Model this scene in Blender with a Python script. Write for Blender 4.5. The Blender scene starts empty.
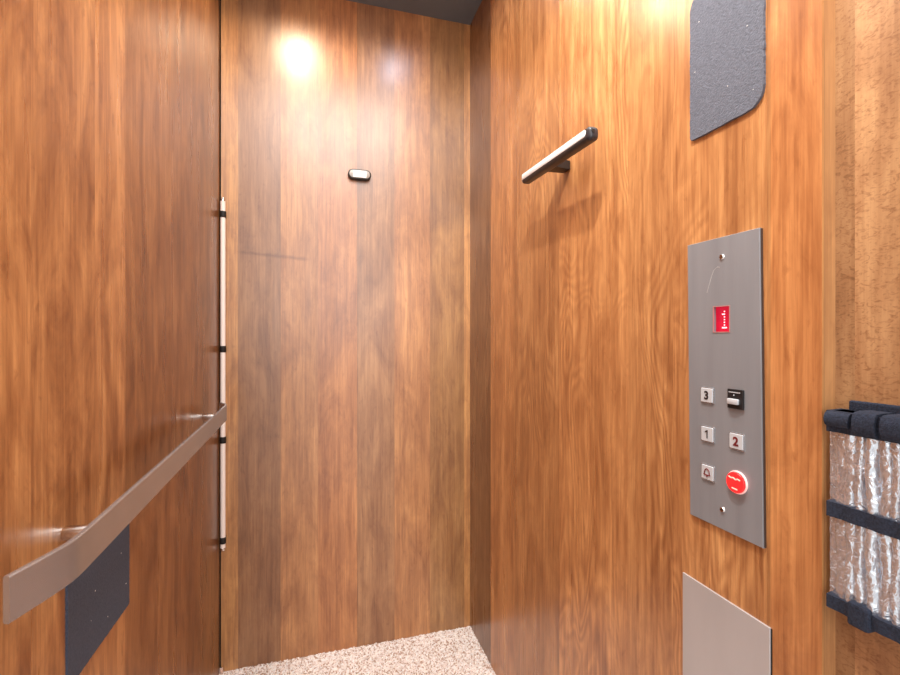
import bpy, bmesh, math, random
from mathutils import Vector, Matrix
random.seed(7)
sc = bpy.context.scene
C = sc.collection

# ---------------------------------------------------------------- dimensions
XL, XR, YB, ZC = -0.3153, 0.5746, 1.7011, 2.349      # side panels, back panel, ceiling
YE, XQ = 0.3996, 0.5965                              # front edge of right panel, recessed return wall
YF = -0.16                                           # front of the cab
EYE = 1.128

def lin(c):
    c = c / 255.0
    return c / 12.92 if c <= 0.04045 else ((c + 0.055) / 1.055) ** 2.4
def rgb(r, g, b): return (lin(r), lin(g), lin(b), 1.0)

# ---------------------------------------------------------------- materials
def new_mat(name):
    m = bpy.data.materials.new(name); m.use_nodes = True
    nt = m.node_tree
    b = nt.nodes['Principled BSDF']
    return m, nt, b
def simple(name, col, rough=0.5, metal=0.0, emit=None, estr=0.0, noise=0.0, nscale=60, bump=0.0, bscale=200, coat=0.0, stretch=(1, 1, 1)):
    m, nt, b = new_mat(name)
    b.inputs['Base Color'].default_value = col
    b.inputs['Roughness'].default_value = rough
    b.inputs['Metallic'].default_value = metal
    b.inputs['Coat Weight'].default_value = coat
    if emit:
        b.inputs['Emission Color'].default_value = emit
        b.inputs['Emission Strength'].default_value = estr
    tc = nt.nodes.new('ShaderNodeTexCoord')
    mp = nt.nodes.new('ShaderNodeMapping'); mp.inputs['Scale'].default_value = stretch
    nt.links.new(tc.outputs['Object'], mp.inputs['Vector'])
    if noise > 0:
        n = nt.nodes.new('ShaderNodeTexNoise'); n.inputs['Scale'].default_value = nscale; n.inputs['Detail'].default_value = 4
        nt.links.new(mp.outputs[0], n.inputs['Vector'])
        r = nt.nodes.new('ShaderNodeMapRange'); r.inputs['From Min'].default_value = 0.3; r.inputs['From Max'].default_value = 0.7
        r.inputs['To Min'].default_value = 1 - noise; r.inputs['To Max'].default_value = 1 + noise
        nt.links.new(n.outputs['Fac'], r.inputs['Value'])
        mx = nt.nodes.new('ShaderNodeVectorMath'); mx.operation = 'SCALE'
        mx.inputs[0].default_value = col[:3]
        nt.links.new(r.outputs[0], mx.inputs['Scale'])
        nt.links.new(mx.outputs[0], b.inputs['Base Color'])
    if bump > 0:
        n = nt.nodes.new('ShaderNodeTexNoise'); n.inputs['Scale'].default_value = bscale; n.inputs['Detail'].default_value = 3
        nt.links.new(mp.outputs[0], n.inputs['Vector'])
        bp = nt.nodes.new('ShaderNodeBump'); bp.inputs['Strength'].default_value = bump; bp.inputs['Distance'].default_value = 0.002
        nt.links.new(n.outputs['Fac'], bp.inputs['Height']); nt.links.new(bp.outputs[0], b.inputs['Normal'])
    return m

def math_node(nt, op, a, b=None, c=None):
    n = nt.nodes.new('ShaderNodeMath'); n.operation = op
    for i, v in enumerate((a, b, c)):
        if v is None: continue
        if isinstance(v, (int, float)): n.inputs[i].default_value = v
        else: nt.links.new(v, n.inputs[i])
    return n.outputs[0]

def wood(name, axis, lo, hi, planks, base, wavy=1.0, rough=0.25, mott=0.22, streak=0.2, fleck=0.0, figure=0.0, seam_dark=0.8, sat=1.0, seed=0.0, spec=.85, ior=1.5, scuff=None):
    """veneer of vertical planks; planks = [(start, tone, tint)] along the wall axis"""
    m, nt, b = new_mat(name)
    L = nt.links
    tc = nt.nodes.new('ShaderNodeTexCoord'); sep = nt.nodes.new('ShaderNodeSeparateXYZ')
    L.new(tc.outputs['Object'], sep.inputs[0])
    u = sep.outputs[axis]; z = sep.outputs[2]
    mr = nt.nodes.new('ShaderNodeMapRange'); mr.clamp = True
    mr.inputs['From Min'].default_value = lo; mr.inputs['From Max'].default_value = hi
    L.new(u, mr.inputs['Value'])
    ramp = nt.nodes.new('ShaderNodeValToRGB'); ramp.color_ramp.interpolation = 'CONSTANT'
    ids = nt.nodes.new('ShaderNodeValToRGB'); ids.color_ramp.interpolation = 'CONSTANT'
    planks = sorted(planks)
    for k, pk in enumerate(planks):
        s, tone, tint = pk[:3]; sdk = pk[3] if len(pk) > 3 else seam_dark
        p = min(max((s - lo) / (hi - lo), 0), 1)
        col = (base[0] * tone * tint[0], base[1] * tone * tint[1], base[2] * tone * tint[2], 1)
        w = 0.0011 / (hi - lo)
        sd = tuple(c * sdk for c in col[:3]) + (1,)
        for rp, c0, c1 in ((ramp, sd, col), (ids, None, None)):
            if rp is ids:
                v = ((k * 0.3819 + seed) % 1.0)
                c1 = (v, v, v, 1)
            if k == 0:
                e = rp.color_ramp.elements[0]; e.position = 0; e.color = c1
                while len(rp.color_ramp.elements) > 1: rp.color_ramp.elements.remove(rp.color_ramp.elements[1])
            else:
                if rp is ramp:
                    e = rp.color_ramp.elements.new(p - w); e.color = c0
                e = rp.color_ramp.elements.new(p); e.color = c1
    L.new(mr.outputs[0], ramp.inputs[0]); L.new(mr.outputs[0], ids.inputs[0])
    W = math_node(nt, 'MULTIPLY', ids.outputs[0], 37.0)
    def noise(su, sz, detail, dist=0.0, rgh=0.55, woff=0.0):
        cb = nt.nodes.new('ShaderNodeCombineXYZ')
        L.new(math_node(nt, 'MULTIPLY', u, su), cb.inputs[0]); L.new(math_node(nt, 'MULTIPLY', z, sz), cb.inputs[1])
        n = nt.nodes.new('ShaderNodeTexNoise'); n.noise_dimensions = '4D'
        n.inputs['Scale'].default_value = 1; n.inputs['Detail'].default_value = detail
        n.inputs['Roughness'].default_value = rgh; n.inputs['Distortion'].default_value = dist
        L.new(cb.outputs[0], n.inputs['Vector']); L.new(math_node(nt, 'ADD', W, woff), n.inputs['W'])
        return n.outputs['Fac']
    def rng(v, a, bb, c, d):
        r = nt.nodes.new('ShaderNodeMapRange'); r.clamp = True
        for i, q in zip(('From Min', 'From Max', 'To Min', 'To Max'), (a, bb, c, d)): r.inputs[i].default_value = q
        L.new(v, r.inputs['Value']); return r.outputs[0]
    fine = rng(noise(420, 5, 3), .3, .7, 1 - streak * .55, 1 + streak * .45)
    med = rng(noise(60, 1.1, 4), .3, .7, 1 - streak, 1 + streak * .8)
    blot = rng(noise(15, 4.5, 5, 1.2 * wavy, .65, 3.0), .34, .62, 1 - mott, 1 + mott * .45)
    spot = rng(noise(60, 30, 4, .6, .6, 9.0), .24, .42, 1 - mott * .8, 1.0)
    mid = rng(noise(170, 7, 3, .4, .6, 5.0), .3, .7, 1 - streak * 1.0, 1 + streak * .8)
    dash = rng(noise(120, 9, 2, .3, .5, 12.0), .25, .40, 1 - streak * 1.3, 1.0)
    f = math_node(nt, 'MULTIPLY', math_node(nt, 'MULTIPLY', fine, med), math_node(nt, 'MULTIPLY', blot, spot))
    f = math_node(nt, 'MULTIPLY', f, math_node(nt, 'MULTIPLY', mid, dash))
    f = math_node(nt, 'MULTIPLY', f, 1.10)
    if fleck > 0:
        fl = rng(noise(95, 170, 2, 2.2, .5, 15.0), .3, .5, 1 - fleck, 1 + fleck * .3)
        f = math_node(nt, 'MULTIPLY', f, fl)
    if figure > 0:
        n0 = noise(5.5, 1.5, 2, .9, .45, 21.0)
        sn = math_node(nt, 'SINE', math_node(nt, 'MULTIPLY', n0, 150.0))
        mask = rng(noise(5, 1.6, 1, 0, .5, 30.0), .45, .62, 0.0, figure)
        f = math_node(nt, 'MULTIPLY', f, math_node(nt, 'ADD', 1.0, math_node(nt, 'MULTIPLY', sn, mask)))
    if scuff:                                  # an old horizontal scuff: (u0, u1, z, half height)
        d = math_node(nt, 'ABSOLUTE', math_node(nt, 'SUBTRACT', math_node(nt, 'ADD', z, math_node(nt, 'MULTIPLY', u, .07)), scuff[2]))
        band = rng(math_node(nt, 'ADD', d, math_node(nt, 'MULTIPLY', noise(28, 60, 2, 0, .5, 50.0), .012)), .006, .006 + scuff[3], 1.0, 0.0)
        ext = math_node(nt, 'MULTIPLY', rng(u, scuff[0], scuff[0] + .02, 0, 1), rng(u, scuff[1] - .03, scuff[1], 1, 0))
        f = math_node(nt, 'MULTIPLY', f, math_node(nt, 'SUBTRACT', 1.0, math_node(nt, 'MULTIPLY', math_node(nt, 'MULTIPLY', band, ext), .42)))
    # darker grain is also more saturated: colour = base ** by channel
    sp = nt.nodes.new('ShaderNodeSeparateColor'); L.new(ramp.outputs[0], sp.inputs[0])
    cc = nt.nodes.new('ShaderNodeCombineColor')
    L.new(math_node(nt, 'MULTIPLY', sp.outputs[0], math_node(nt, 'POWER', f, .85)), cc.inputs[0])
    L.new(math_node(nt, 'MULTIPLY', sp.outputs[1], math_node(nt, 'POWER', f, 1.12)), cc.inputs[1])
    L.new(math_node(nt, 'MULTIPLY', sp.outputs[2], math_node(nt, 'POWER', f, 1.25)), cc.inputs[2])
    L.new(cc.outputs[0], b.inputs['Base Color'])
    L.new(rng(noise(30, 2, 3), .3, .7, rough - .03, rough + .03), b.inputs['Roughness'])
    b.inputs['Specular IOR Level'].default_value = spec; b.inputs['IOR'].default_value = ior
    bp = nt.nodes.new('ShaderNodeBump'); bp.inputs['Strength'].default_value = .08; bp.inputs['Distance'].default_value = .001
    L.new(noise(420, 6, 2), bp.inputs['Height']); L.new(bp.outputs[0], b.inputs['Normal'])
    return m
SPEC = 0.6

# ---------------------------------------------------------------- mesh helpers
def box(bm, x0, x1, y0, y1, z0, z1, bev=0.0, seg=2):
    t = bmesh.new()
    bmesh.ops.create_cube(t, size=1)
    for v in t.verts:
        v.co = Vector(((x0 + x1) / 2 + v.co.x * (x1 - x0), (y0 + y1) / 2 + v.co.y * (y1 - y0), (z0 + z1) / 2 + v.co.z * (z1 - z0)))
    if bev > 0: bmesh.ops.bevel(t, geom=t.edges[:], offset=bev, segments=seg, profile=.5, affect='EDGES')
    merge(bm, t)
def merge(bm, t):
    me = bpy.data.meshes.new('tmp'); t.to_mesh(me); t.free(); bm.from_mesh(me); bpy.data.meshes.remove(me)
def cyl(bm, p0, p1, r0, r1=None, seg=24, bev=0.0):
    p0, p1 = Vector(p0), Vector(p1); r1 = r0 if r1 is None else r1
    d = p1 - p0
    t = bmesh.new()
    bmesh.ops.create_cone(t, cap_ends=True, segments=seg, radius1=r0, radius2=r1, depth=d.length)
    if bev > 0:
        es = [e for e in t.edges if len(e.link_faces) == 2 and any(len(f.verts) > 4 for f in e.link_faces)]
        bmesh.ops.bevel(t, geom=es, offset=bev, segments=2, profile=.5, affect='EDGES')
    q = Vector((0, 0, 1)).rotation_difference(d.normalized())
    bmesh.ops.transform(t, matrix=Matrix.Translation((p0 + p1) / 2) @ q.to_matrix().to_4x4(), verts=t.verts)
    merge(bm, t)
def ball(bm, c, r, sx=1, sy=1, sz=1, seg=16):
    t = bmesh.new(); bmesh.ops.create_uvsphere(t, u_segments=seg, v_segments=seg // 2, radius=r)
    for v in t.verts: v.co = Vector((c[0] + v.co.x * sx, c[1] + v.co.y * sy, c[2] + v.co.z * sz))
    merge(bm, t)
def outline_prism(bm, pts, depth, to3d, bev=0.0):
    """closed 2D outline extruded by depth; to3d(a, b, h) -> xyz"""
    t = bmesh.new()
    lo = [t.verts.new(to3d(a, b, 0)) for a, b in pts]
    hi = [t.verts.new(to3d(a, b, depth)) for a, b in pts]
    n = len(pts)
    t.faces.new(lo[::-1]); top = t.faces.new(hi)
    for i in range(n): t.faces.new((lo[i], lo[(i + 1) % n], hi[(i + 1) % n], hi[i]))
    bmesh.ops.recalc_face_normals(t, faces=t.faces[:])
    if bev > 0: bmesh.ops.bevel(t, geom=list(top.edges), offset=bev, segments=2, profile=.5, affect='EDGES')
    merge(bm, t)
def round_rect(a0, a1, b0, b1, rads, n=8):
    """radii order: (a0,b0), (a1,b0), (a1,b1), (a0,b1)"""
    pts = []
    for (ca, cb, r, st) in ((a0 + rads[0], b0 + rads[0], rads[0], 180), (a1 - rads[1], b0 + rads[1], rads[1], 270),
                            (a1 - rads[2], b1 - rads[2], rads[2], 0), (a0 + rads[3], b1 - rads[3], rads[3], 90)):
        for k in range(n + 1):
            w = math.radians(st + 90 * k / n); pts.append((ca + r * math.cos(w), cb + r * math.sin(w)))
    return pts
def obj(name, bm, mat, parent=None, smooth=False, origin=None):
    if origin is not None:
        for v in bm.verts: v.co -= Vector(origin)
    me = bpy.data.meshes.new(name); bm.to_mesh(me); bm.free()
    me.materials.append(mat)
    if smooth:
        for p in me.polygons: p.use_smooth = True
        me.set_sharp_from_angle(angle=math.radians(40))
    o = bpy.data.objects.new(name, me); C.objects.link(o)
    if parent is not None:
        o.parent = parent
        # vertices are given in world space: keep them there
        if origin is None: o.matrix_parent_inverse = Matrix.Translation(-Vector(parent.location))
    elif origin is not None: o.location = origin
    return o
def thing(name, label, cat, loc, group=None):
    o = bpy.data.objects.new(name, None); o.empty_display_size = .05; o.location = loc; C.objects.link(o)
    o['label'] = label; o['category'] = cat
    if group: o['group'] = group
    return o
def struct(o): o['kind'] = 'structure'; return o
def B(): return bmesh.new()
def text_bm(body, size, to3d, depth=.0004, bold=0.0):
    """numeral outline as a mesh; glyph centred, to3d maps (right, up, out)"""
    cu = bpy.data.curves.new('glyph', 'FONT'); cu.body = body; cu.size = size; cu.extrude = depth; cu.offset = bold
    cu.align_x = 'CENTER'; cu.align_y = 'CENTER'
    o = bpy.data.objects.new('glyph', cu); C.objects.link(o)
    dg = bpy.context.evaluated_depsgraph_get(); dg.update()
    me = bpy.data.meshes.new_from_object(o.evaluated_get(dg))
    bpy.data.objects.remove(o); bpy.data.curves.remove(cu)
    bm = bmesh.new(); bm.from_mesh(me); bpy.data.meshes.remove(me)
    xs = [v.co.x for v in bm.verts]; ys = [v.co.y for v in bm.verts]
    cx, cy = (min(xs) + max(xs)) / 2, (min(ys) + max(ys)) / 2
    for v in bm.verts: v.co = Vector(to3d(v.co.x - cx, v.co.y - cy, v.co.z))
    bmesh.ops.recalc_face_normals(bm, faces=bm.faces[:])
    return bm

# ---------------------------------------------------------------- wood of each wall
N = (1, 1, 1); GREY = (.93, .98, 1.12); RED = (1.03, .95, .9); YEL = (1.0, 1.06, 1.0); TAN = (.98, 1.16, 1.45)
BASE = (.50, .226, .084)
wood_back = wood('veneer_back', 0, -.33, .59, [(-.33, 1.06, YEL), (-.2582, .72, GREY), (-.1238, .97, N), (.0034, 1.0, RED), (.1415, .84, GREY), (.275, 1.03, N), (.413, .80, YEL), (.5500, 1.2, YEL)],
                 tuple(c * .92 for c in BASE), mott=.36, streak=.21, wavy=.6, seed=.13, rough=.33, spec=1.0, ior=1.62, scuff=(-.262, -.02, 1.402, .009))
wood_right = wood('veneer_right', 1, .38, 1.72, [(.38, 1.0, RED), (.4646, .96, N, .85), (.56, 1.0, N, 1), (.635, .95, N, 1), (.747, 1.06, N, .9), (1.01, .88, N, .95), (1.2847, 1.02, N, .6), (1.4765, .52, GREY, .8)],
                  BASE, mott=.33, streak=.22, wavy=.7, spec=.72, figure=.17, rough=.29, seed=.41, seam_dark=.72)
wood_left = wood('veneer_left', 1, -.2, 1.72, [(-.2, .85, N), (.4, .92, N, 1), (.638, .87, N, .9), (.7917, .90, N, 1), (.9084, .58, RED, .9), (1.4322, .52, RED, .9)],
                 BASE, mott=.54, streak=.22, wavy=.8, seed=.77, rough=.29)
wood_recess = wood('veneer_recess', 1, -.2, .42, [(-.2, .90, TAN), (.15, .90, TAN), (.3, .92, TAN), (.378, .70, TAN)], BASE, mott=.30, streak=.12, fleck=.34, seed=.3, rough=.34)  # last strip toned down: shade beside the right panel's edge, put into the colour
edge_wood = wood('panel_edge_wood', 0, .5, .62, [(.5, 1.1, YEL), (.5785, 1.05, (1.0, 1.08, 1.15))], BASE, mott=.2, streak=.15, seed=.6, rough=.45)

steel = simple('brushed_steel', (.30, .315, .345, 1), .42, .25, noise=.10, nscale=30, bump=.05, bscale=500, stretch=(1, 1, .08))
steel_bar = simple('satin_steel', (.50, .525, .56, 1), .27, .75, noise=.05, nscale=20)
steel_plate = simple('kick_plate_steel', (.58, .57, .58, 1), .42, .4, noise=.05, nscale=12, stretch=(1, 1, .3))
button_metal = simple('button_metal', (.62, .66, .71, 1), .40, .15)
felt = simple('charcoal_felt', rgb(96, 100, 112), .95, noise=.16, nscale=260, bump=.6, bscale=420)
felt_left = simple('slate_felt', rgb(70, 77, 94), .95, noise=.16, nscale=260, bump=.6, bscale=420)
lint = simple('pale_lint', rgb(215, 215, 215), .8)
black_plastic = simple('black_plastic', rgb(32, 31, 33), .38)
dark_grey_plastic = simple('dark_grey_plastic', rgb(48, 48, 54), .3, bump=.03)
black_rubber = simple('black_strap', rgb(22, 21, 22), .6)
white_tube = simple('white_tube', rgb(255, 246, 240), .3)
chrome = simple('chrome', (.8, .79, .78, 1), .18, 1.0)
lens_white = simple('white_lens', rgb(235, 235, 235), .35, emit=(1, .99, .97, 1), estr=.35)
diffuser_white = simple('frosted_diffuser', rgb(238, 238, 240), .45, emit=None)
dark_gap = simple('dark_recess', rgb(20, 14, 12), .8)
dark_print = simple('dark_print', rgb(38, 30, 32), .5)
red_print = simple('dark_red_print', rgb(110, 28, 34), .5)
red_screen = simple('red_screen', rgb(150, 8, 28), .25, emit=(1, .02, .07, 1), estr=.42)
screen_dot = simple('screen_dot', rgb(255, 190, 200), .5, emit=(1, .55, .6, 1), estr=1.2)
red_glow = simple('red_lit_plastic', rgb(225, 25, 25), .3, emit=(1, .03, .03, 1), estr=.75)
ring_white = simple('clear_ring', rgb(255, 225, 220), .25, emit=(1, .55, .5, 1), estr=.25)
ceil_mat = simple('charcoal_ceiling', rgb(108, 118, 128), .7, noise=.05, nscale=8)
ring_metal = simple('lamp_trim', rgb(200, 200, 200), .4)

# carpet
def carpet():
    m, nt, b = new_mat('speckled_carpet'); L = nt.links
    tc = nt.nodes.new('ShaderNodeTexCoord')
    v = nt.nodes.new('ShaderNodeTexVoronoi'); v.inputs['Scale'].default_value = 210
    L.new(tc.outputs['Object'], v.inputs['Vector'])
    sp = nt.nodes.new('ShaderNodeSeparateColor'); L.new(v.outputs['Color'], sp.inputs[0])
    r = nt.nodes.new('ShaderNodeValToRGB'); r.color_ramp.interpolation = 'CONSTANT'
    cols = [(0, rgb(190, 164, 148)), (.14, rgb(234, 222, 215)), (.32, rgb(250, 247, 246)), (.6, rgb(252, 246, 240)), (.8, rgb(242, 230, 226)), (.92, rgb(206, 184, 174))]
    r.color_ramp.elements[0].position = 0; r.color_ramp.elements[0].color = cols[0][1]
    r.color_ramp.elements[1].position = .14; r.color_ramp.elements[1].color = cols[1][1]
    for p, c in cols[2:]: e = r.color_ramp.elements.new(p); e.color = c
    L.new(sp.outputs[0], r.inputs[0]); L.new(r.outputs[0], b.inputs['Base Color'])
    b.inputs['Roughness'].default_value = 1.0; b.inputs['Specular IOR Level'].default_value = .1
    b.inputs['Sheen Weight'].default_value = .2
    return m

# foil
def foil():
    m, nt, b = new_mat('crinkled_foil'); L = nt.links
    b.inputs['Base Color'].default_value = (.78, .85, .94, 1); b.inputs['Metallic'].default_value = .76; b.inputs['Roughness'].default_value = .2
    tc = nt.nodes.new('ShaderNodeTexCoord')
    n = nt.nodes.new('ShaderNodeTexNoise'); n.inputs['Scale'].default_value = 75; n.inputs['Detail'].default_value = 3; n.inputs['Distortion'].default_value = 1.5
    L.new(tc.outputs['Object'], n.inputs['Vector'])
    v = nt.nodes.new('ShaderNodeTexVoronoi'); v.inputs['Scale'].default_value = 105; v.feature = 'SMOOTH_F1'
    L.new(tc.outputs['Object'], v.inputs['Vector'])
    bp = nt.nodes.new('ShaderNodeBump'); bp.inputs['Strength'].default_value = .75; bp.inputs['Distance'].default_value = .004
    L.new(n.outputs['Fac'], bp.inputs['Height'])
    b2 = nt.nodes.new('ShaderNodeBump'); b2.inputs['Strength'].default_value = .35; b2.inputs['Distance'].default_value = .003
    L.new(v.outputs['Distance'], b2.inputs['Height']); L.new(bp.outputs[0], b2.inputs['Normal']); L.new(b2.outputs[0], b.inputs['Normal'])
    return m
foil_mat = foil()
navy_strap = simple('navy_black_hook_and_loop', rgb(42, 50, 68), .95, noise=.4, nscale=420, bump=.7, bscale=600)

# ---------------------------------------------------------------- the cab
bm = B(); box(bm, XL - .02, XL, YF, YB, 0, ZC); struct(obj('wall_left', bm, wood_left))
bm = B(); box(bm, XL + .0045, XR + .02, YB, YB + .02, 0, ZC); struct(obj('wall_back', bm, wood_back))
def holed_plate(bm, xf, xb, y0, y1, z0, z1, hole):
    a0, a1, b0, b1 = hole
    ys = [y0, a0, a1, y1]; zs = [z0, b0, b1, z1]
    vf = [[bm.verts.new((xf, y, z)) for z in zs] for y in ys]; vb = [[bm.verts.new((xb, y, z)) for z in zs] for y in ys]
    for i in range(3):
        for j in range(3):
            if (i, j) == (1, 1): continue
            bm.faces.new((vf[i][j], vf[i + 1][j], vf[i + 1][j + 1], vf[i][j + 1])); bm.faces.new((vb[i][j], vb[i][j + 1], vb[i + 1][j + 1], vb[i + 1][j]))
    def side(a, b): bm.faces.new((vf[a[0]][a[1]], vf[b[0]][b[1]], vb[b[0]][b[1]], vb[a[0]][a[1]]))
    for k in range(3): side((k, 0), (k + 1, 0)); side((k, 3), (k + 1, 3)); side((0, k), (0, k + 1)); side((3, k), (3, k + 1))
    side((1, 1), (2, 1)); side((1, 2), (2, 2)); side((1, 1), (1, 2)); side((2, 1), (2, 2))
    bmesh.ops.recalc_face_normals(bm, faces=bm.faces[:])
HOLE = (.5228, .5500, 1.1365, 1.1735)
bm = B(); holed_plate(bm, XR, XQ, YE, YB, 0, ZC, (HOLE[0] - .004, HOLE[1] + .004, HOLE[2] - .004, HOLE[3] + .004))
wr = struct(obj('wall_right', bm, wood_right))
wr.data.materials.append(edge_wood)
for p in wr.data.polygons:
    if p.normal.y < -.5 and p.center.y < YE + .01: p.material_index = 1
bm = B(); box(bm, XQ, XQ + .02, YF, YE + .1, 0, ZC); struct(obj('wall_recess', bm, wood_recess))
bm = B(); box(bm, XL - .05, XQ + .05, YB + .02, YB + .04, 0, ZC); struct(obj('wall_backing', bm, dark_gap))
bm = B(); box(bm, XL - .05, XQ + .05, YF, YB + .05, ZC, ZC + .03); struct(obj('ceiling', bm, ceil_mat))

# carpeted floor: a slab with an uneven looped pile
bm = B()
x0, x1, y0, y1, st = XL - .02, XQ + .02, YF, YB + .019, .0046
nx, ny = int((x1 - x0) / st), int((y1 - y0) / st)
g = [[bm.verts.new((x0 + (x1 - x0) * i / nx + random.uniform(-.0012, .0012), y0 + (y1 - y0) * j / ny + random.uniform(-.0012, .0012), random.uniform(-.004, .0045))) for j in range(ny + 1)] for i in range(nx + 1)]
for i in range(nx):
    for j in range(ny): bm.faces.new((g[i][j], g[i + 1][j], g[i + 1][j + 1], g[i][j + 1]))
box(bm, x0, x1, y0, y1, -.03, -.006)
struct(obj('floor', bm, carpet()))

# ---------------------------------------------------------------- handrail on the left wall
hr = thing('handrail', 'flat satin steel handrail with bent-in ends running along the left wood wall', 'handrail', (XL, 1.05, .88))
def rail():
    t = .0066; xs = -.2592; h = .0455
    # centre line (x, y), ends swept towards the wall
    pts = [(-.2822, .5335), (-.2770, .5485), (-.2722, .5625), (-.2675, .5765), (-.2640, .5880), (-.2614, .5985), (-.2598, .610), (xs, .624)]
    for k in range(1, 12): pts.append((xs, .624 + (1.478 - .624) * k / 12))
    pts += [(xs, 1.478), (-.2602, 1.492), (-.2632, 1.506), (-.2682, 1.519), (-.2750, 1.530), (-.2830, 1.540)]
    bm = B(); rings = []
    for i, (x, y) in enumerate(pts):
        a = pts[max(i - 1, 0)]; c = pts[min(i + 1, len(pts) - 1)]
        d = Vector((c[0] - a[0], c[1] - a[1])).normalized(); n = Vector((d.y, -d.x))      # towards the room
        z0 = .8815 + .0275 * (y - .6)
        ring = []
        e = .0013
        for (o, q) in ((t / 2 - e, -h / 2), (t / 2, -h / 2 + e), (t / 2, h / 2 - e), (t / 2 - e, h / 2), (-t / 2 + e, h / 2), (-t / 2, h / 2 - e), (-t / 2, -h / 2 + e), (-t / 2 + e, -h / 2)):
            ring.append(bm.verts.new((x + n.x * o, y + n.y * o, z0 + q)))
        rings.append(ring)
    for a, c in zip(rings, rings[1:]):
        for k in range(8): bm.faces.new((a[k], a[(k + 1) % 8], c[(k + 1) % 8], c[k]))
    bm.faces.new(rings[0]); bm.faces.new(rings[-1][::-1])
    bmesh.ops.recalc_face_normals(bm, faces=bm.faces[:])
    return bm
obj('rail_bar', rail(), steel_bar, hr, smooth=True)
for y, z in ((.712, .8735), (1.462, .900)):
    bm = B(); cyl(bm, (XL, y, z), (-.2620, y, z), .0090, bev=.0006); obj('post', bm, chrome, hr, smooth=True)

# ---------------------------------------------------------------- slim white rod in the back corner
rod = thing('wall_rod', 'slim white vertical rod clipped in the back left corner', 'rod', (-.3018, YB, .416))
px, py, r = -.3026, YB - .0125, .0080
bm = B(); cyl(bm, (px, py, .424), (px, py, 1.584), r); obj('tube', bm, white_tube, rod, smooth=True)
bm = B(); cyl(bm, (px, py, 1.584), (px, py, 1.592), r * .95, r * .8, bev=.001); cyl(bm, (px, py, 1.592), (px, py, 1.597), r * .45, bev=.0008)
o = obj('end_tip', bm, chrome, rod, smooth=True); o['label'] = 'small metal tip'
bm = B(); cyl(bm, (px, py, .4145), (px, py, .424), r * .93, bev=.001); obj('end_tip', bm, chrome, rod, smooth=True)
for z in (1.5400, 1.0894, .785, .449):
    bm = B()
    cyl(bm, (px, py, z - .0105), (px, py, z + .0105), r + .0018, bev=.0006)
    box(bm, px - .008, px + .008, py, YB, z - .0105, z + .0105)
    obj('clip', bm, black_rubber, rod, smooth=True)

# ---------------------------------------------------------------- small oval light on the back wall
sl = thing('wall_light', 'small pill-shaped black light with white lens on the back wall', 'light', (.1482, YB, 1.717))
cx, cz = .1482, 1.7175
def pill(w, h, n=12):
    r = h / 2; p = []
    for k in range(n + 1): a = math.radians(-90 + 180 * k / n); p.append((w / 2 - r + r * math.cos(a), r * math.sin(a)))
    for k in range(n + 1): a = math.radians(90 + 180 * k / n); p.append((-w / 2 + r + r * math.cos(a), r * math.sin(a)))
    return p
tilt = math.radians(0)
def on_back(a, b, h): return (cx + a, YB - h, cz + b)
bm = B(); outline_prism(bm, pill(.083, .036), .020, on_back, .003); obj('housing', bm, black_plastic, sl, smooth=True)
bm = B(); outline_prism(bm, pill(.074, .027), .0215, on_back, .001); obj('bezel', bm, simple('silver_bezel', rgb(168, 164, 160), .35, .3), sl, smooth=True)
bm = B(); outline_prism(bm, round_rect(-.0235, .0235, -.0125, .0125, (.002,) * 4, 3), .0232, on_back, .0008); obj('lens', bm, lens_white, sl, smooth=True)

# ---------------------------------------------------------------- light bar on the right wall
lb = thing('light_bar', 'slim black light bar with frosted strip on the right wood wall', 'light', (XR, .985, 1.53))
LY0, LY1 = .772, 1.078
def section(cx, cz, w, h, r, n=4): return [(cx + a, cz + b) for a, b in round_rect(-w / 2, w / 2, -h / 2, h / 2, (r,) * 4, n)]
zz = 1.5275; xx = .5135
bm = B(); outline_prism(bm, section(xx, zz, .0235, .0270, .007), LY1 - LY0 - .018, lambda a, b, h: (a, LY0 + .009 + h, b)); obj('housing', bm, dark_grey_plastic, lb, smooth=True)
for (ya, yb_) in ((LY0 + .009, LY0), (LY1 - .009, LY1)):
    bm = B(); n = 6; rings = []
    base = section(0, 0, .0235, .0270, .007)
    for k in range(n):
        s = k / (n - 1); sc_ = math.sqrt(max(1 - (s * .93) ** 2, 0))
        rings.append([bm.verts.new((xx + a * (0.35 + .65 * sc_), ya + (yb_ - ya) * s, zz + b * (.35 + .65 * sc_))) for a, b in base])
    for a, c in zip(rings, rings[1:]):
        for k in range(len(base)): bm.faces.new((a[k], a[(k + 1) % len(base)], c[(k + 1) % len(base)], c[k]))
    bm.faces.new(rings[-1]); bm.faces.new(rings[0])
    bmesh.ops.recalc_face_normals(bm, faces=bm.faces[:])
    cap = obj('end_cap', bm, dark_grey_plastic, lb, smooth=True)
    if ya < .9:
        bm = B(); cyl(bm, (xx - .003, yb_ + .001, zz + .003), (xx - .003, yb_ - .0012, zz + .003), .0035); obj('push_button', bm, black_plastic, cap, smooth=True)
bm = B(); outline_prism(bm, [(a, b) for a, b in round_rect(LY0 + .012, LY1 - .006, zz - .0045, zz + .0095, (.006, .003, .003, .006), 5)], .0014, lambda a, b, h: (xx - .0114 - h, a, b), .0008)
obj('diffuser', bm, diffuser_white, lb, smooth=True)
bm = B(); outline_prism(bm, [(.954, 1.5250), (.992, 1.5250), (.992, 1.5450), (.954, 1.5450)], XR - .523, lambda a, b, h: (.523 + h, .983 + (a - .983) * (1 - .25 * h / .05), b), .002)
obj('mount', bm, black_plastic, lb, smooth=True)
for ch in list(lb.children) + [g for c in lb.children for g in c.children]:       # the bar hangs very slightly out of level
    if ch.name.startswith('mount'): continue
    for v in ch.data.vertices: v.co.z += (v.co.y - .90) * .033

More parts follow.
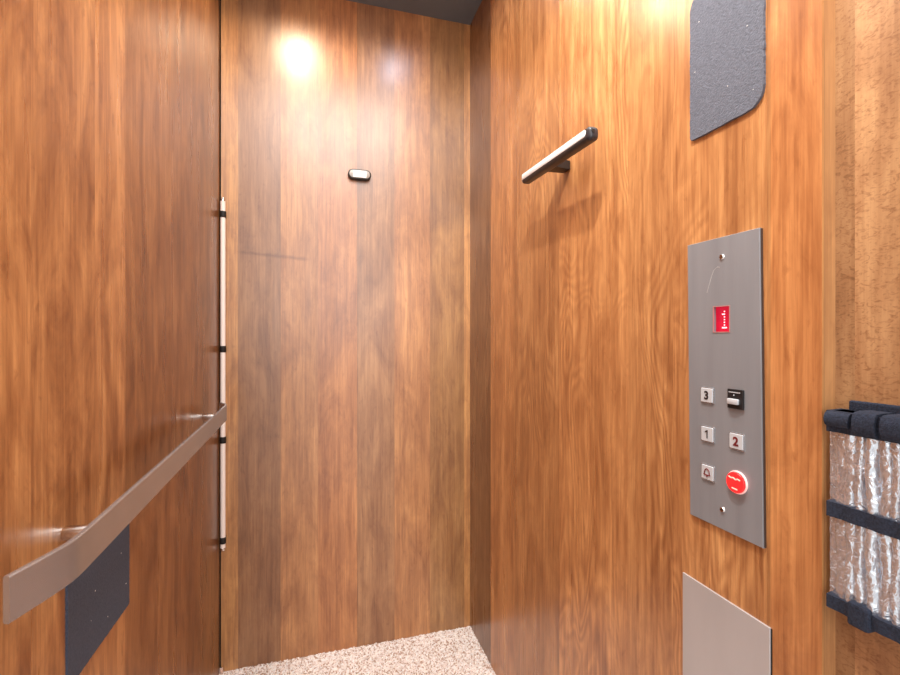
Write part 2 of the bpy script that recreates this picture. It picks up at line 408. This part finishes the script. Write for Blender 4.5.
# ---------------------------------------------------------------- felt pads
def felt_pad(name, label, x_wall, side, y0, y1, z0, z1, rads, mat, thick=.004, ragged=.0008):
    t = thing(name, label, 'pad', (x_wall, (y0 + y1) / 2, z0), None)
    pts = round_rect(y0, y1, z0, z1, rads, 8)
    out = []
    for i in range(len(pts)):                     # ragged cut edge
        a, b = pts[i], pts[(i + 1) % len(pts)]
        d = math.hypot(b[0] - a[0], b[1] - a[1]); n = max(1, int(d / .004))
        for k in range(n): out.append((a[0] + (b[0] - a[0]) * k / n + random.uniform(-ragged, ragged) * .6, a[1] + (b[1] - a[1]) * k / n + random.uniform(-ragged, ragged) * .6))
    bm = B(); outline_prism(bm, out, thick, lambda a, b, h: (x_wall + side * h, a, b))
    obj('cloth', bm, mat, t)
    bm = B()
    for k in range(5):
        y, z = random.uniform(y0 + .01, y1 - .01), random.uniform(z0 + .01, z1 - .02); r = random.choice((.0006, .0008, .0011))
        ball(bm, (x_wall + side * thick, y, z), r, .5, random.uniform(1, 1.8), 1, 8)
    l = obj('lint', bm, lint, t); l['kind'] = 'stuff'; l['label'] = 'pale lint specks'
    return t
felt_pad('felt_pad', 'charcoal felt pad with rounded corner high above the control panel', XR, -1, .4705, .5960, 1.4400, 1.672, (.026, .006, .03, .03), felt)
felt_pad('felt_pad', 'slate felt patch on the left wall behind the steel handrail', XL, 1, .7145, .919, .667, .834, (.003,) * 4, felt_left, thick=.003)

# ---------------------------------------------------------------- elevator control panel
PX = XR - .0042                                 # face of the panel
py0, py1, pz0, pz1 = .4710, .5955, .847, 1.2755
cp = thing('control_panel', 'brushed steel elevator control panel with floor buttons and red display', 'control panel', (XR, .5355, pz0))
hy0, hy1, hz0, hz1 = .5228, .5500, 1.1365, 1.1735     # display opening
bm = B()
holed_plate(bm, PX, XR, py0, py1, pz0, pz1, (HOLE[0] - .0038, HOLE[1] - .0038, HOLE[2], HOLE[3]))
oe = [e for e in bm.edges if all(abs(v.co.x - PX) < 1e-6 for v in e.verts) and len(e.link_faces) == 2 and abs(e.link_faces[0].normal.dot(e.link_faces[1].normal)) < .5]
bmesh.ops.bevel(bm, geom=oe, offset=.0006, segments=2, profile=.5, affect='EDGES')
for v in bm.verts: v.co.y += (v.co.z - pz0) * .0125      # the plate is mounted a touch out of plumb
obj('faceplate', bm, steel, cp)
bm = B(); box(bm, XR - .0020, XR, py0 - .0017, py0 + .0001, pz0 + .001, pz1 - .001)
for v in bm.verts: v.co.y += (v.co.z - pz0) * .0125
obj('gasket_shade_strip', bm, simple('dark_sealant', rgb(70, 50, 40), .8), cp)
def on_panel(cy, cz, base=PX): return lambda a, b, h: (base - h, cy - a, cz + b)        # a: to the right in the view
bm = B(); sp_ = [(.5625, 1.196), (.5590, 1.206), (.5540, 1.220), (.5500, 1.2285), (.5440, 1.2325), (.5395, 1.2315)]
for p, q in zip(sp_, sp_[1:]): cyl(bm, (PX - .0000, p[0], p[1]), (PX - .0000, q[0], q[1]), .00028, seg=6)
sc_ = obj('scratch', bm, simple('bright_scratch', (.62, .60, .60, 1), .4, .2), cp); sc_['label'] = 'faint bright scratch'
# display
bm = B(); box(bm, XR + .0035, XQ - .001, hy0 - .0035, hy1 + .0035, hz0 - .0035, hz1 + .0035); ds = obj('display', bm, red_screen, cp); ds['label'] = 'red lit display'
cy, cz = (hy0 + hy1) / 2 + .0018, (hz0 + hz1) / 2 - .0005
dots = [(0, k) for k in range(7)] + [(-1, 5), (-.45, 5.0), (-1, 0), (1, 0), (-.5, 0), (.5, 0)]
bm = B()
for a, b in dots:
    c = (XR + .0034, cy - a * .0032, cz + (b - 3) * .0040); cyl(bm, (c[0], c[1], c[2]), (c[0] - .0003, c[1], c[2]), .0011, seg=12)
dg_ = obj('digit', bm, screen_dot, ds); dg_['label'] = 'dotted number 1'
bm = B(); hh = .0012
box(bm, PX - .0007, PX + .001, hy0 - hh, hy0, hz0 - hh, hz1 + hh); box(bm, PX - .0007, PX + .001, hy1, hy1 + hh, hz0 - hh, hz1 + hh)
box(bm, PX - .0007, PX + .001, hy0, hy1, hz0 - hh, hz0); box(bm, PX - .0007, PX + .001, hy0, hy1, hz1, hz1 + hh)
obj('display_frame', bm, simple('pink_bezel', rgb(200, 150, 150), .4, .3), ds)
# screws
for (y, z) in ((.5355, 1.2462), (.5345, .8760)):
    bm = B(); cyl(bm, (PX, y, z), (PX - .0018, y, z), .0042, .0032, seg=20); s = obj('screw', bm, chrome, cp, smooth=True)
    bm = B(); box(bm, PX - .0020, PX - .0016, y - .0028, y + .0028, z - .0004, z + .0004); obj('slot', bm, dark_print, s)
# floor buttons
def push(cy, cz, body, mat, lab):
    w = .0245
    bm = B(); outline_prism(bm, round_rect(-w / 2, w / 2, -w / 2, w / 2, (.0015,) * 4, 3), .0012, on_panel(cy, cz), .0005)
    b = obj('button', bm, steel_bar, cp); b['label'] = lab
    bm = B(); outline_prism(bm, round_rect(-.0106, .0106, -.0106, .0106, (.0012,) * 4, 3), .0026, on_panel(cy, cz), .0007)
    obj('button_cap', bm, button_metal, b)
    if body == '1':
        bm = B(); tr = on_panel(cy, cz, PX - .0026)
        outline_prism(bm, [(-.0002, -.0062), (.0018, -.0062), (.0018, .0062), (.0002, .0062), (-.0030, .0040), (-.0030, .0022), (-.0002, .0036)], .0004, tr)
        obj('numeral', bm, mat, b)
    elif body != 'bell':
        obj('numeral', text_bm(body, .0172, on_panel(cy, cz, PX - .0027), .0003, .0006), mat, b)
    else:
        bm = B(); tr = on_panel(cy, cz, PX - .0025)
        prof = [(-.0058, -.0034), (-.0046, -.0022), (-.0042, .001), (-.0034, .0036), (-.0012, .0052), (0, .0060), (.0012, .0052), (.0034, .0036), (.0042, .001), (.0046, -.0022), (.0058, -.0034)]
        for p, q in zip(prof, prof[1:] + prof[:1]): cyl(bm, tr(p[0], p[1], .0004), tr(q[0], q[1], .0004), .00075, seg=8)
        ball(bm, tr(0, -.0052, .0003), .0015)
        obj('bell_symbol', bm, mat, b)
push(.5612, 1.0402, '3', dark_print, 'square floor button 3')
push(.5604, .9813, '1', dark_print, 'square floor button 1')
push(.5102, .9812, '2', red_print, 'square floor button 2')
push(.5598, .9232, 'bell', red_print, 'square alarm bell button')
# black switch
sy, sz = .5112, 1.0408
bm = B(); outline_prism(bm, round_rect(-.0125, .0125, -.0137, .0137, (.0008,) * 4, 2), .0030, on_panel(sy, sz), .0006)
sw = obj('switch', bm, black_plastic, cp); sw['label'] = 'black square switch with silver rocker'
tr = on_panel(sy, sz, PX - .003)
bm = B(); box(bm, PX - .0070, PX - .003, sy - .0075, sy + .0100, sz - .0075, sz + .0005, .0012); obj('rocker', bm, button_metal, sw, smooth=True)
bm = B(); box(bm, PX - .0034, PX - .0028, sy - .0085, sy + .0100, sz + .0088, sz + .0100); ball(bm, (PX - .003, sy + .0015, sz + .0055), .0009)
obj('marking', bm, button_metal, sw)
# red stop button
ry, rz, rr = .5088, .9238, .0150
bm = B(); cyl(bm, (PX, ry, rz), (PX - .0025, ry, rz), rr + .0012, seg=40, bev=.0008); sb = obj('stop_button', bm, ring_white, cp, smooth=True); sb['label'] = 'round red lit stop button'
bm = B(); cyl(bm, (PX - .0025, ry, rz), (PX - .0062, ry, rz), rr, rr * .96, seg=40, bev=.0012); obj('button_cap', bm, red_glow, sb, smooth=True)
bm = B(); tr = on_panel(ry, rz, PX - .0064)
zig = [(-.0095, .0068), (-.006, .0056), (-.002, .0064), (.0015, .0046), (.005, .0060), (.009, .0050)]
for p, q in zip(zig, zig[1:]): cyl(bm, tr(*p, 0), tr(*q, 0), .0010, seg=8)
cyl(bm, tr(-.004, -.0082, 0), tr(.0045, -.0090, 0), .0010, seg=8)
obj('lettering', bm, simple('pale_red_lettering', rgb(255, 170, 150), .4, emit=(1, .45, .4, 1), estr=.5), sb)

# steel cover plate below the panel
kp = thing('cover_plate', 'plain steel cover plate below the control panel on the right wall', 'plate', (XR, .537, .43))
bm = B(); box(bm, XR - .0030, XR, .4625, .6125, .43, .7458, .0005, 1); obj('steel_sheet', bm, steel_plate, kp)
bm = B(); box(bm, XR - .0012, XR, .4612, .4626, .43, .7445); obj('gasket_shade_strip', bm, black_rubber, kp)  # shadow line along the plate's near edge, made as a black strip

# ---------------------------------------------------------------- foil pad strapped on the recessed wall
ip = thing('insulation_pad', 'silver foil bubble-wrap pad bound with dark straps on the far right wall', 'insulation pad', (XQ, .32, .81))
FY0, FY1, FZ0, FZ1 = .2180, .3945, .818, 1.0300
def front_x(y, z):
    e = min((FY1 - y) / .0025, 1.0, (y - FY0) / .006); e = max(e, 0) ** .5
    rid = 0
    for k, (c, w, h) in enumerate(RIDGES):
        dy = (y - c - .0012 * math.sin(z * 70 + k * 1.7)) / w
        if abs(dy) < 1: rid = max(rid, h * math.sqrt(1 - dy * dy))
    return XQ - .003 - .0175 * e - rid * e
RIDGES = []
yy = FY0 + .006
while yy < FY1 - .003:
    w = random.uniform(.0042, .0068); RIDGES.append((yy, w, random.uniform(.004, .0085))); yy += w * random.uniform(1.5, 2.1)
bm = B(); ny, nz = 130, 90
gv = []
for i in range(ny + 1):
    y = FY0 + (FY1 - FY0) * i / ny; row = []
    for j in range(nz + 1):
        z = FZ0 + (FZ1 - FZ0) * j / nz
        row.append(bm.verts.new((front_x(y, z) + random.uniform(-.0005, .0005), y, z)))
    gv.append(row)
for i in range(ny):
    for j in range(nz): bm.faces.new((gv[i][j], gv[i][j + 1], gv[i + 1][j + 1], gv[i + 1][j]))
# back and sides
rim = [gv[0][j] for j in range(nz + 1)] + [gv[i][nz] for i in range(1, ny + 1)] + [gv[ny][j] for j in range(nz - 1, -1, -1)] + [gv[i][0] for i in range(ny - 1, 0, -1)]
bk = [bm.verts.new((XQ, v.co.y, v.co.z)) for v in rim]
for k in range(len(rim)): q = (k + 1) % len(rim); bm.faces.new((rim[k], rim[q], bk[q], bk[k]))
bm.faces.new(bk)
bmesh.ops.recalc_face_normals(bm, faces=bm.faces[:])
obj('foil_sheet', bm, foil_mat, ip, smooth=True)
def band(z0, z1, out=.0098, y0=FY0 - .001, y1=FY1 - .0008, th=.003):
    bm = B(); prof = []
    n = 40
    for k in range(n + 1):
        y = y1 + (y0 - y1) * k / n
        e = min((y1 - y) / .0025, 1, (y - y0) / .006); e = max(e, 0) ** .5
        prof.append((XQ - .002 - (.0195 + out - .002) * e - .0008 * math.sin(k * 1.1), y))
    rings = []
    for (x, y) in prof: rings.append([bm.verts.new((x, y, z0)), bm.verts.new((x, y, z1)), bm.verts.new((XQ, y, z1)), bm.verts.new((XQ, y, z0))])
    for a, c in zip(rings, rings[1:]):
        for k in range(4): bm.faces.new((a[k], a[(k + 1) % 4], c[(k + 1) % 4], c[k]))
    bm.faces.new(rings[0]); bm.faces.new(rings[-1][::-1])
    bmesh.ops.recalc_face_normals(bm, faces=bm.faces[:])
    return bm
obj('strap', band(.9225, .9395), navy_strap, ip)
obj('strap', band(.8170, .8320), navy_strap, ip)
top = obj('strap', band(1.0200, 1.0440), navy_strap, ip)
bm = B(); box(bm, XQ - .006, XQ, FY0, .382, 1.03, 1.0555, .002); obj('strap', bm, navy_strap, ip)
# folded-over tabs on the top strap
for (ya, yb_, za, zb, sk) in ((.3630, .3880, 1.026, 1.0440, .5), (.3385, .3595, 1.0205, 1.0475, 0), (.3085, .3335, 1.0205, 1.0475, 0), (.2750, .3035, 1.0205, 1.0475, 0)):
    bm = B(); rings = []
    for k in range(9):
        a = math.radians(-90 + 180 * k / 8); x = XQ - .0150 - .0105 * math.cos(a) * 1; zt = (zb - za) / 2
        x = XQ - .0240 - .0125 * max(math.cos(a), 0) ** .5; z = (za + zb) / 2 + zt * math.sin(a)
        sh = sk * .010 * max(0, .6 - k / 8)
        rings.append([bm.verts.new((x, ya + sh, z)), bm.verts.new((x, yb_, z))])
    lo = [bm.verts.new((XQ - .004, ya, za)), bm.verts.new((XQ - .004, yb_, za))]; hi = [bm.verts.new((XQ - .004, ya, zb)), bm.verts.new((XQ - .004, yb_, zb))]
    rings = [lo] + rings + [hi]
    for a, c in zip(rings, rings[1:]): bm.faces.new((a[0], a[1], c[1], c[0]))
    bm.faces.new([r_[0] for r_ in rings]); bm.faces.new([r_[1] for r_ in rings][::-1])
    bmesh.ops.recalc_face_normals(bm, faces=bm.faces[:])
    obj('strap_tab', bm, navy_strap, ip, smooth=True)
bm = B(); box(bm, XQ - .0342, XQ - .012, .3450, .3660, .8115, .8375, .003); obj('strap_tab', bm, navy_strap, ip)

# ---------------------------------------------------------------- small scrap in the corner
bm = B(); t0 = Vector((XL + .0005, YB - .010, -.001))
pts = [t0, t0 + Vector((.012, .006, 0)), t0 + Vector((.010, -.004, 0)), t0 + Vector((.002, .002, .018)), t0 + Vector((.011, .005, .020)), t0 + Vector((.004, -.004, .016))]
vs = [bm.verts.new(p) for p in pts]
for f in ((0, 2, 1), (3, 4, 5), (0, 1, 4, 3), (1, 2, 5, 4), (2, 0, 3, 5)): bm.faces.new([vs[i] for i in f])
bmesh.ops.recalc_face_normals(bm, faces=bm.faces[:])
o = obj('carpet_tuft', bm, simple('pale_tuft', rgb(235, 205, 190), .8), origin=tuple(t0))
o['label'] = 'tiny pale tuft sticking up in the back left floor corner'; o['category'] = 'tuft'

# ---------------------------------------------------------------- lamps in the ceiling
PANEL = 17.5
LAMPS = [(-.075, 1.345, 9, (1, .80, .58), 'near the back left corner'), (.33, 1.345, 1.5, (.75, .82, 1), 'near the back right corner')]
def spot(x, y, w, col):
    l = bpy.data.lights.new('lamp_light', 'SPOT'); l.energy = w; l.color = col; l.shadow_soft_size = .035
    l.spot_size = math.radians(160); l.spot_blend = .35
    o = bpy.data.objects.new('lamp_light', l); o.location = (x, y, ZC - .012); C.objects.link(o); return o
for (x, y, w, col, where) in LAMPS:
    t = thing('ceiling_lamp', 'round recessed ceiling lamp ' + where, 'lamp', (x, y, ZC), 'recessed ceiling lamps')
    bm = B(); n = 32; rings = []
    for (r_, z) in ((.046, ZC), (.046, ZC - .003), (.034, ZC - .004), (.032, ZC)):
        rings.append([bm.verts.new((x + r_ * math.cos(k * 2 * math.pi / n), y + r_ * math.sin(k * 2 * math.pi / n), z)) for k in range(n)])
    for a, c in zip(rings, rings[1:]):
        for k in range(n): bm.faces.new((a[k], a[(k + 1) % n], c[(k + 1) % n], c[k]))
    bmesh.ops.recalc_face_normals(bm, faces=bm.faces[:])
    obj('trim_ring', bm, ring_metal, t, smooth=True)
    s = spot(x, y, w, col); s.parent = t; s.location = (0, 0, -.012)

# flat light panel in the ceiling
lp = thing('ceiling_light_panel', 'flat bright light panel set in the front half of the cab ceiling', 'light panel', (.13, .50, ZC))
bm = B()
for (a0, a1, b0, b1) in ((-.29, .55, -.09, -.07), (-.29, .55, 1.07, 1.09), (-.29, -.27, -.07, 1.07), (.53, .55, -.07, 1.07)): box(bm, a0, a1, b0, b1, ZC - .012, ZC)
obj('frame', bm, ring_metal, lp)
al = bpy.data.lights.new('panel_light', 'AREA'); al.shape = 'RECTANGLE'; al.size = .80; al.size_y = 1.12; al.energy = PANEL; al.color = (1, .97, .94)
ao = bpy.data.objects.new('panel_light', al); C.objects.link(ao); ao.parent = lp; ao.location = (0, 0, -.006)

# small adjustable spot beside the panel, turned to the right wall
gl = thing('spot_lamp', 'small adjustable ceiling spot turned towards the control panel wall', 'lamp', (.13, .30, ZC - .012))
aim = (Vector((XR, .86, 1.46)) - Vector((.13, .30, ZC - .05))).normalized()
bm = B(); cyl(bm, Vector((.13, .30, ZC - .05)) - aim * .04, Vector((.13, .30, ZC - .05)) - aim * .004, .026, .030, bev=.002)
cyl(bm, (.13, .30, ZC), (.13, .30, ZC - .04), .008)
obj('lamp_head', bm, ring_metal, gl, smooth=True)
kl = bpy.data.lights.new('bulb_light', 'SPOT'); kl.energy = 44; kl.color = (1, .94, .86); kl.shadow_soft_size = .018
kl.spot_size = math.radians(62); kl.spot_blend = .25
ko = bpy.data.objects.new('bulb_light', kl); C.objects.link(ko); ko.parent = gl; ko.location = Vector((0, 0, -.038)) + aim * .035
ko.rotation_euler = aim.to_track_quat('-Z', 'Y').to_euler()

# daylight from the hall through the open front of the cab
hl = bpy.data.lights.new('hall_light', 'AREA'); hl.shape = 'RECTANGLE'; hl.size = 2.0; hl.size_y = 1.8; hl.energy = 20; hl.color = (1, .97, .95)
ho = bpy.data.objects.new('hall_light', hl); ho.location = (.12, -1.8, 1.9); ho.rotation_euler = (math.radians(80), 0, 0); C.objects.link(ho)

w = bpy.data.worlds.new('hall'); sc.world = w; w.use_nodes = True
w.node_tree.nodes['Background'].inputs[0].default_value = (1, .97, .94, 1)
w.node_tree.nodes['Background'].inputs[1].default_value = 0.8

# ---------------------------------------------------------------- camera
cam = bpy.data.cameras.new('camera'); cam.lens = 36 * 459 / 900; cam.sensor_width = 36; cam.clip_start = .02
co = bpy.data.objects.new('camera', cam); co.location = (0, 0, EYE); co.rotation_euler = (math.radians(90), 0, -math.radians(16.16)); C.objects.link(co)
sc.camera = co
sc.view_settings.view_transform = 'Standard'; sc.view_settings.look = 'None'; sc.view_settings.gamma = 1; sc.view_settings.exposure = 0.36
